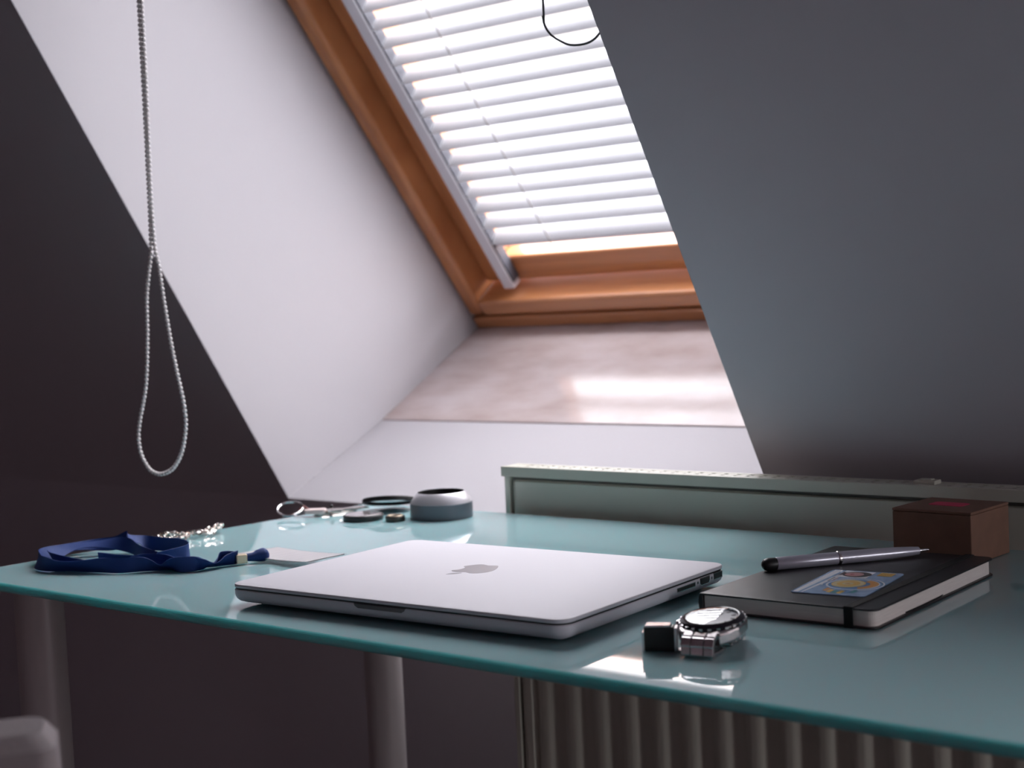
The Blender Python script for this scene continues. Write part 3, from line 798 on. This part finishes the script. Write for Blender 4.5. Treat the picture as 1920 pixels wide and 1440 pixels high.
bd = thing('name_badge', 'blank white badge card in clear sleeve behind the laptop corner', 'badge', (-1.0, .868, 0))
BO = Vector((-1.0, .868, 0))
q = [Vector((-1.0647, .8578, .0032)), Vector((-.9520, .8480, .0055)), Vector((-.9352, .8800, .0090)), Vector((-1.0480, .8982, .0042))]
def bquad(bm, ins, dz, th):
    N = 8
    def s(a, b):
        a = ins+(1-2*ins)*a; b = ins+(1-2*ins)*b
        p = (q[0]*(1-a)+q[1]*a)*(1-b)+(q[3]*(1-a)+q[2]*a)*b
        return p+Vector((0, 0, dz-.0012*math.sin(math.pi*a)))-BO
    g = [[bm.verts.new(s(i/N, j/N)) for i in range(N+1)] for j in range(N+1)]
    h = [[bm.verts.new(s(i/N, j/N)+Vector((0, 0, th))) for i in range(N+1)] for j in range(N+1)]
    for j in range(N):
        for i in range(N):
            bm.faces.new((g[j][i], g[j+1][i], g[j+1][i+1], g[j][i+1])); bm.faces.new((h[j][i], h[j][i+1], h[j+1][i+1], h[j+1][i]))
    for i in range(N):
        bm.faces.new((g[0][i], g[0][i+1], h[0][i+1], h[0][i])); bm.faces.new((g[N][i], h[N][i], h[N][i+1], g[N][i+1]))
        bm.faces.new((g[i][0], h[i][0], h[i+1][0], g[i+1][0])); bm.faces.new((g[i][N], g[i+1][N], h[i+1][N], h[i][N]))
bm = BM(); bquad(bm, 0.02, 0, .0009)
obj('insert_card', bm, sleeve_white, bd)
vinyl = bpy.data.materials.new('clear_vinyl'); vinyl.use_nodes = True
nt = vinyl.node_tree; nt.nodes.remove(nt.nodes['Principled BSDF']); out = nt.nodes['Material Output']
tp = nt.nodes.new('ShaderNodeBsdfTransparent'); tp.inputs['Color'].default_value = (.97, .98, .98, 1); gl = nt.nodes.new('ShaderNodeBsdfGlossy'); gl.inputs['Roughness'].default_value = .08
mx = nt.nodes.new('ShaderNodeMixShader'); mx.inputs[0].default_value = .10
nt.links.new(tp.outputs[0], mx.inputs[1]); nt.links.new(gl.outputs[0], mx.inputs[2]); nt.links.new(mx.outputs[0], out.inputs[0])
bm = BM(); bquad(bm, 0.0, -.0004, .0018)
obj('sleeve', bm, vinyl, bd)

# ------------------------------------------------------------------ little things at the back of the desk
lr = thing('lens_hood_ring', 'large dark grey metal ring with silver chamfered top', 'lens ring', (-1.0524, 1.1307, 0))
bm = BM(); lathe(bm, [(.0285, .0003), (.0330, .0003), (.0332, .0008), (.0332, .0160), (.0328, .0164), (.0285, .0164)], 64, closed_profile=True)
obj('ring_body', bm, ring_alu, lr, smooth=True)
bm = BM(); lathe(bm, [(.0284, .0164), (.0328, .0164), (.0326, .0172), (.0258, .0268), (.0250, .0273), (.0247, .0270), (.0275, .0178)], 64, closed_profile=True)
obj('chamfer', bm, mat('silver_aluminium', (.68, .66, .70), .34, metal=.55), lr, smooth=True)
bm = BM(); lathe(bm, [(.0247, .0273), (.0244, .0274), (.0243, .0268), (.0272, .0172), (.0280, .0004), (0, .0004), (0, .0010), (.0270, .0012), (.0262, .0168), (.0240, .0260), (.0243, .0268)], 64, closed_profile=False)
obj('lining', bm, black_rub, lr, smooth=True)

lc = thing('camera_lens_cover', 'round black lens cap with pale top in front of the tilted ring', 'lens cap', (-1.1214, 1.0825, 0))
bm = BM(); lathe(bm, [(0, .0003), (.0200, .0003), (.0214, .0012), (.0216, .0050), (.0208, .0060), (0, .0060)], 56)
obj('cap_body', bm, black_rub, lc, smooth=True)
bm = BM(); lathe(bm, [(0, .0061), (.0188, .0061), (.0196, .0064), (.0188, .0068), (.0120, .0066), (0, .0066)], 56)
obj('cap_face', bm, mat('cap_glossy_face', (.40, .36, .37), .05, coat=1.0), lc, smooth=True)

fl = thing('filter_ring', 'thin black filter ring leaning behind the lens cap', 'lens ring', (-1.1440, 1.1440, 0))
bm = BM(); lathe(bm, [(.0262, 0), (.0290, 0), (.0292, .0008), (.0292, .0042), (.0288, .0048), (.0262, .0048)], 64, closed_profile=True)
Mt = Matrix.Translation((0, 0, .0085)) @ Matrix.Rotation(math.radians(14), 4, Vector((.64, -.766, 0)).cross(Vector((0, 0, 1))).normalized())
bm.transform(Mt); obj('rim', bm, black_rub, fl, smooth=True)
bm = BM(); lathe(bm, [(0, .0020), (.0263, .0020), (.0263, .0026), (0, .0026)], 64); bm.transform(Mt)
obj('filter_glass', bm, mat('grey_filter_glass', (.35, .37, .40), .08, coat=.5), fl)

sc = thing('button_cap', 'tiny dark button cap between lens cap and big ring', 'cap', (-1.0800, 1.0885, 0))
bm = BM(); lathe(bm, [(0, .0003), (.0100, .0003), (.0104, .0010), (.0104, .0050), (.0096, .0060), (0, .0060)], 40)
obj('cap_side', bm, mat('dark_bronze', (.06, .05, .045), .3, metal=.6), sc, smooth=True)
bm = BM(); lathe(bm, [(.0060, .0060), (.0085, .0060), (.0080, .0066), (.0064, .0066)], 40, closed_profile=True)
obj('brass_ring', bm, brass, sc, smooth=True)

ky = thing('key_ring', 'steel split ring with pale pink fob and flat keys', 'keys', (-1.185, 1.085, 0))
KO = Vector((-1.185, 1.085, 0))
kc = Vector((-1.2165, 1.0640, .0085))-KO
ax = Vector((.25, -.30, .92)).normalized(); u_ = ax.cross(Vector((0, 0, 1))).normalized(); v_ = ax.cross(u_)
bm = BM(); tube(bm, [kc+.0140*(math.cos(a)*u_+math.sin(a)*v_)+ax*.0006*(a/6.28) for a in [2*math.pi*k/40 for k in range(80)]], .0011, 8)
obj('split_ring', bm, chrome, ky, smooth=True)
kd = Vector((.77, .64, 0)); kn = Vector((-.64, .77, 0))
def kput(bm, s, n_, z, rot=0.0):
    p = Vector((-1.2165, 1.0640, 0))-KO+kd*s+kn*n_
    bm.transform(Matrix.Translation((p.x, p.y, z)) @ Matrix.Rotation(math.atan2(kd.y, kd.x)+rot, 4, 'Z'))
bm = BM(); rslab(bm, .0240, .0150, .004, [(.0006, 0), (0, .0008), (0, .0040), (.0006, .0048)]); kput(bm, .0275, -.002, .003)
obj('fob', bm, fob_m, ky, smooth=True)
bm = BM(); tube(bm, spline([(-.004, 0, .004), (.001, .003, .0085), (.006, 0, .005), (.004, -.003, .003)], 5), .0013, 8); kput(bm, .0130, .001, .002)
obj('fob_loop', bm, mat('reddish_leather', (.25, .07, .06), .6), ky, smooth=True)
for k, (s, n_, rr) in enumerate(((.046, .010, .45), (.056, .020, .62), (.060, .004, .30))):
    bm = BM(); rslab(bm, .020, .016, .006, [(0, 0), (0, .0018)], cx=-.012); box(bm, -.004, .026, -.0032, .0032, .0001, .0017)
    for tth in range(4): box(bm, .004+tth*.005, .0065+tth*.005, .0030, .0048, .0001, .0017)
    kput(bm, s, n_, .0004+.002*k, rr)
    obj('key', bm, silver, ky)
bm = BM(); ball(bm, (0, 0, 0), .0022, 10, 8); kput(bm, .045, .002, .0094)
obj('rivet', bm, black_rub, ky, smooth=True)

br = thing('link_bracelet', 'silvery link bracelet lying in a clump behind the lanyard', 'bracelet', (-1.195, .918, 0))
bm = BM(); random.seed(3)
pa = spline([(-.032, -.029, .003), (-.020, -.034, .004), (-.004, -.030, .003), (.004, -.018, .004), (.000, -.004, .005), (.008, .008, .004), (.004, .022, .006), (-.004, .034, .007), (-.012, .040, .005), (-.012, .026, .003), (-.006, .010, .003), (-.012, -.008, .004), (-.016, -.022, .006), (-.030, -.022, .004)], 8)
for i in range(0, len(pa)-1, 2):
    t = (pa[min(i+2, len(pa)-1)]-pa[i]).normalized(); n_ = Vector((-t.y, t.x, 0)).normalized(); zz = Vector((0, 0, 1))
    a2 = (n_ if (i//2) % 2 else (n_*.4+zz*.9)).normalized()
    c_ = pa[i]+Vector((random.uniform(-.001, .001), random.uniform(-.001, .001), random.uniform(0, .002)))
    c_.z = max(c_.z, .0036)
    tube(bm, [c_+.0040*math.cos(w)*t+.0024*math.sin(w)*a2 for w in [2*math.pi*k/12 for k in range(12)]], .0009, 6, closed=True)
obj('links', bm, silver, br, smooth=True)
bm = BM(); rslab(bm, .009, .005, .002, [(.0004, 0.0004), (0, .001), (0, .0035), (.0004, .0041)], cx=-.032, cy=-.027)
obj('clasp', bm, silver, br, smooth=True)

# ------------------------------------------------------------------ chair in front of the desk
ch = thing('office_chair', 'taupe upholstered chair in front of the desk, only a backrest corner showing at lower left', 'chair', (-.764, .219, -.74), math.radians(55))
# local: x across, the right back corner at x=+.225
bm = BM()
rings = []
for t in range(9):
    z = .36+.417*t/8; back = -.055*(t/8)**1.4
    w_ = .235-.012*(t/8)
    rr = [(x, y+back+.02*(x/.235)**2*-1, z) for x, y in rrect(2*w_, .040, .009, 5)]
    rings.append(rr)
last = rings[-1]
rings.append([(x*.975, y*.80-.055*.2, z+.006) for x, y, z in last])
loft(bm, rings)
obj('backrest', bm, chair_m, ch, smooth=True)
bm = BM(); rslab(bm, .46, .44, .05, [(.02, .395), (.004, .405), (0, .43), (.006, .455), (.03, .465)], cy=.25)
obj('seat', bm, chair_m, ch, smooth=True)
for sx1 in (-1, 1):
    for sy1 in (0.07, .43):
        bm = BM(); tube(bm, [(sx1*.215, sy1+(-.03 if sy1 < .2 else .02), 0), (sx1*.19, sy1, .40)], [.011, .015], 14)
        obj('leg', bm, leg_m, ch, smooth=True)
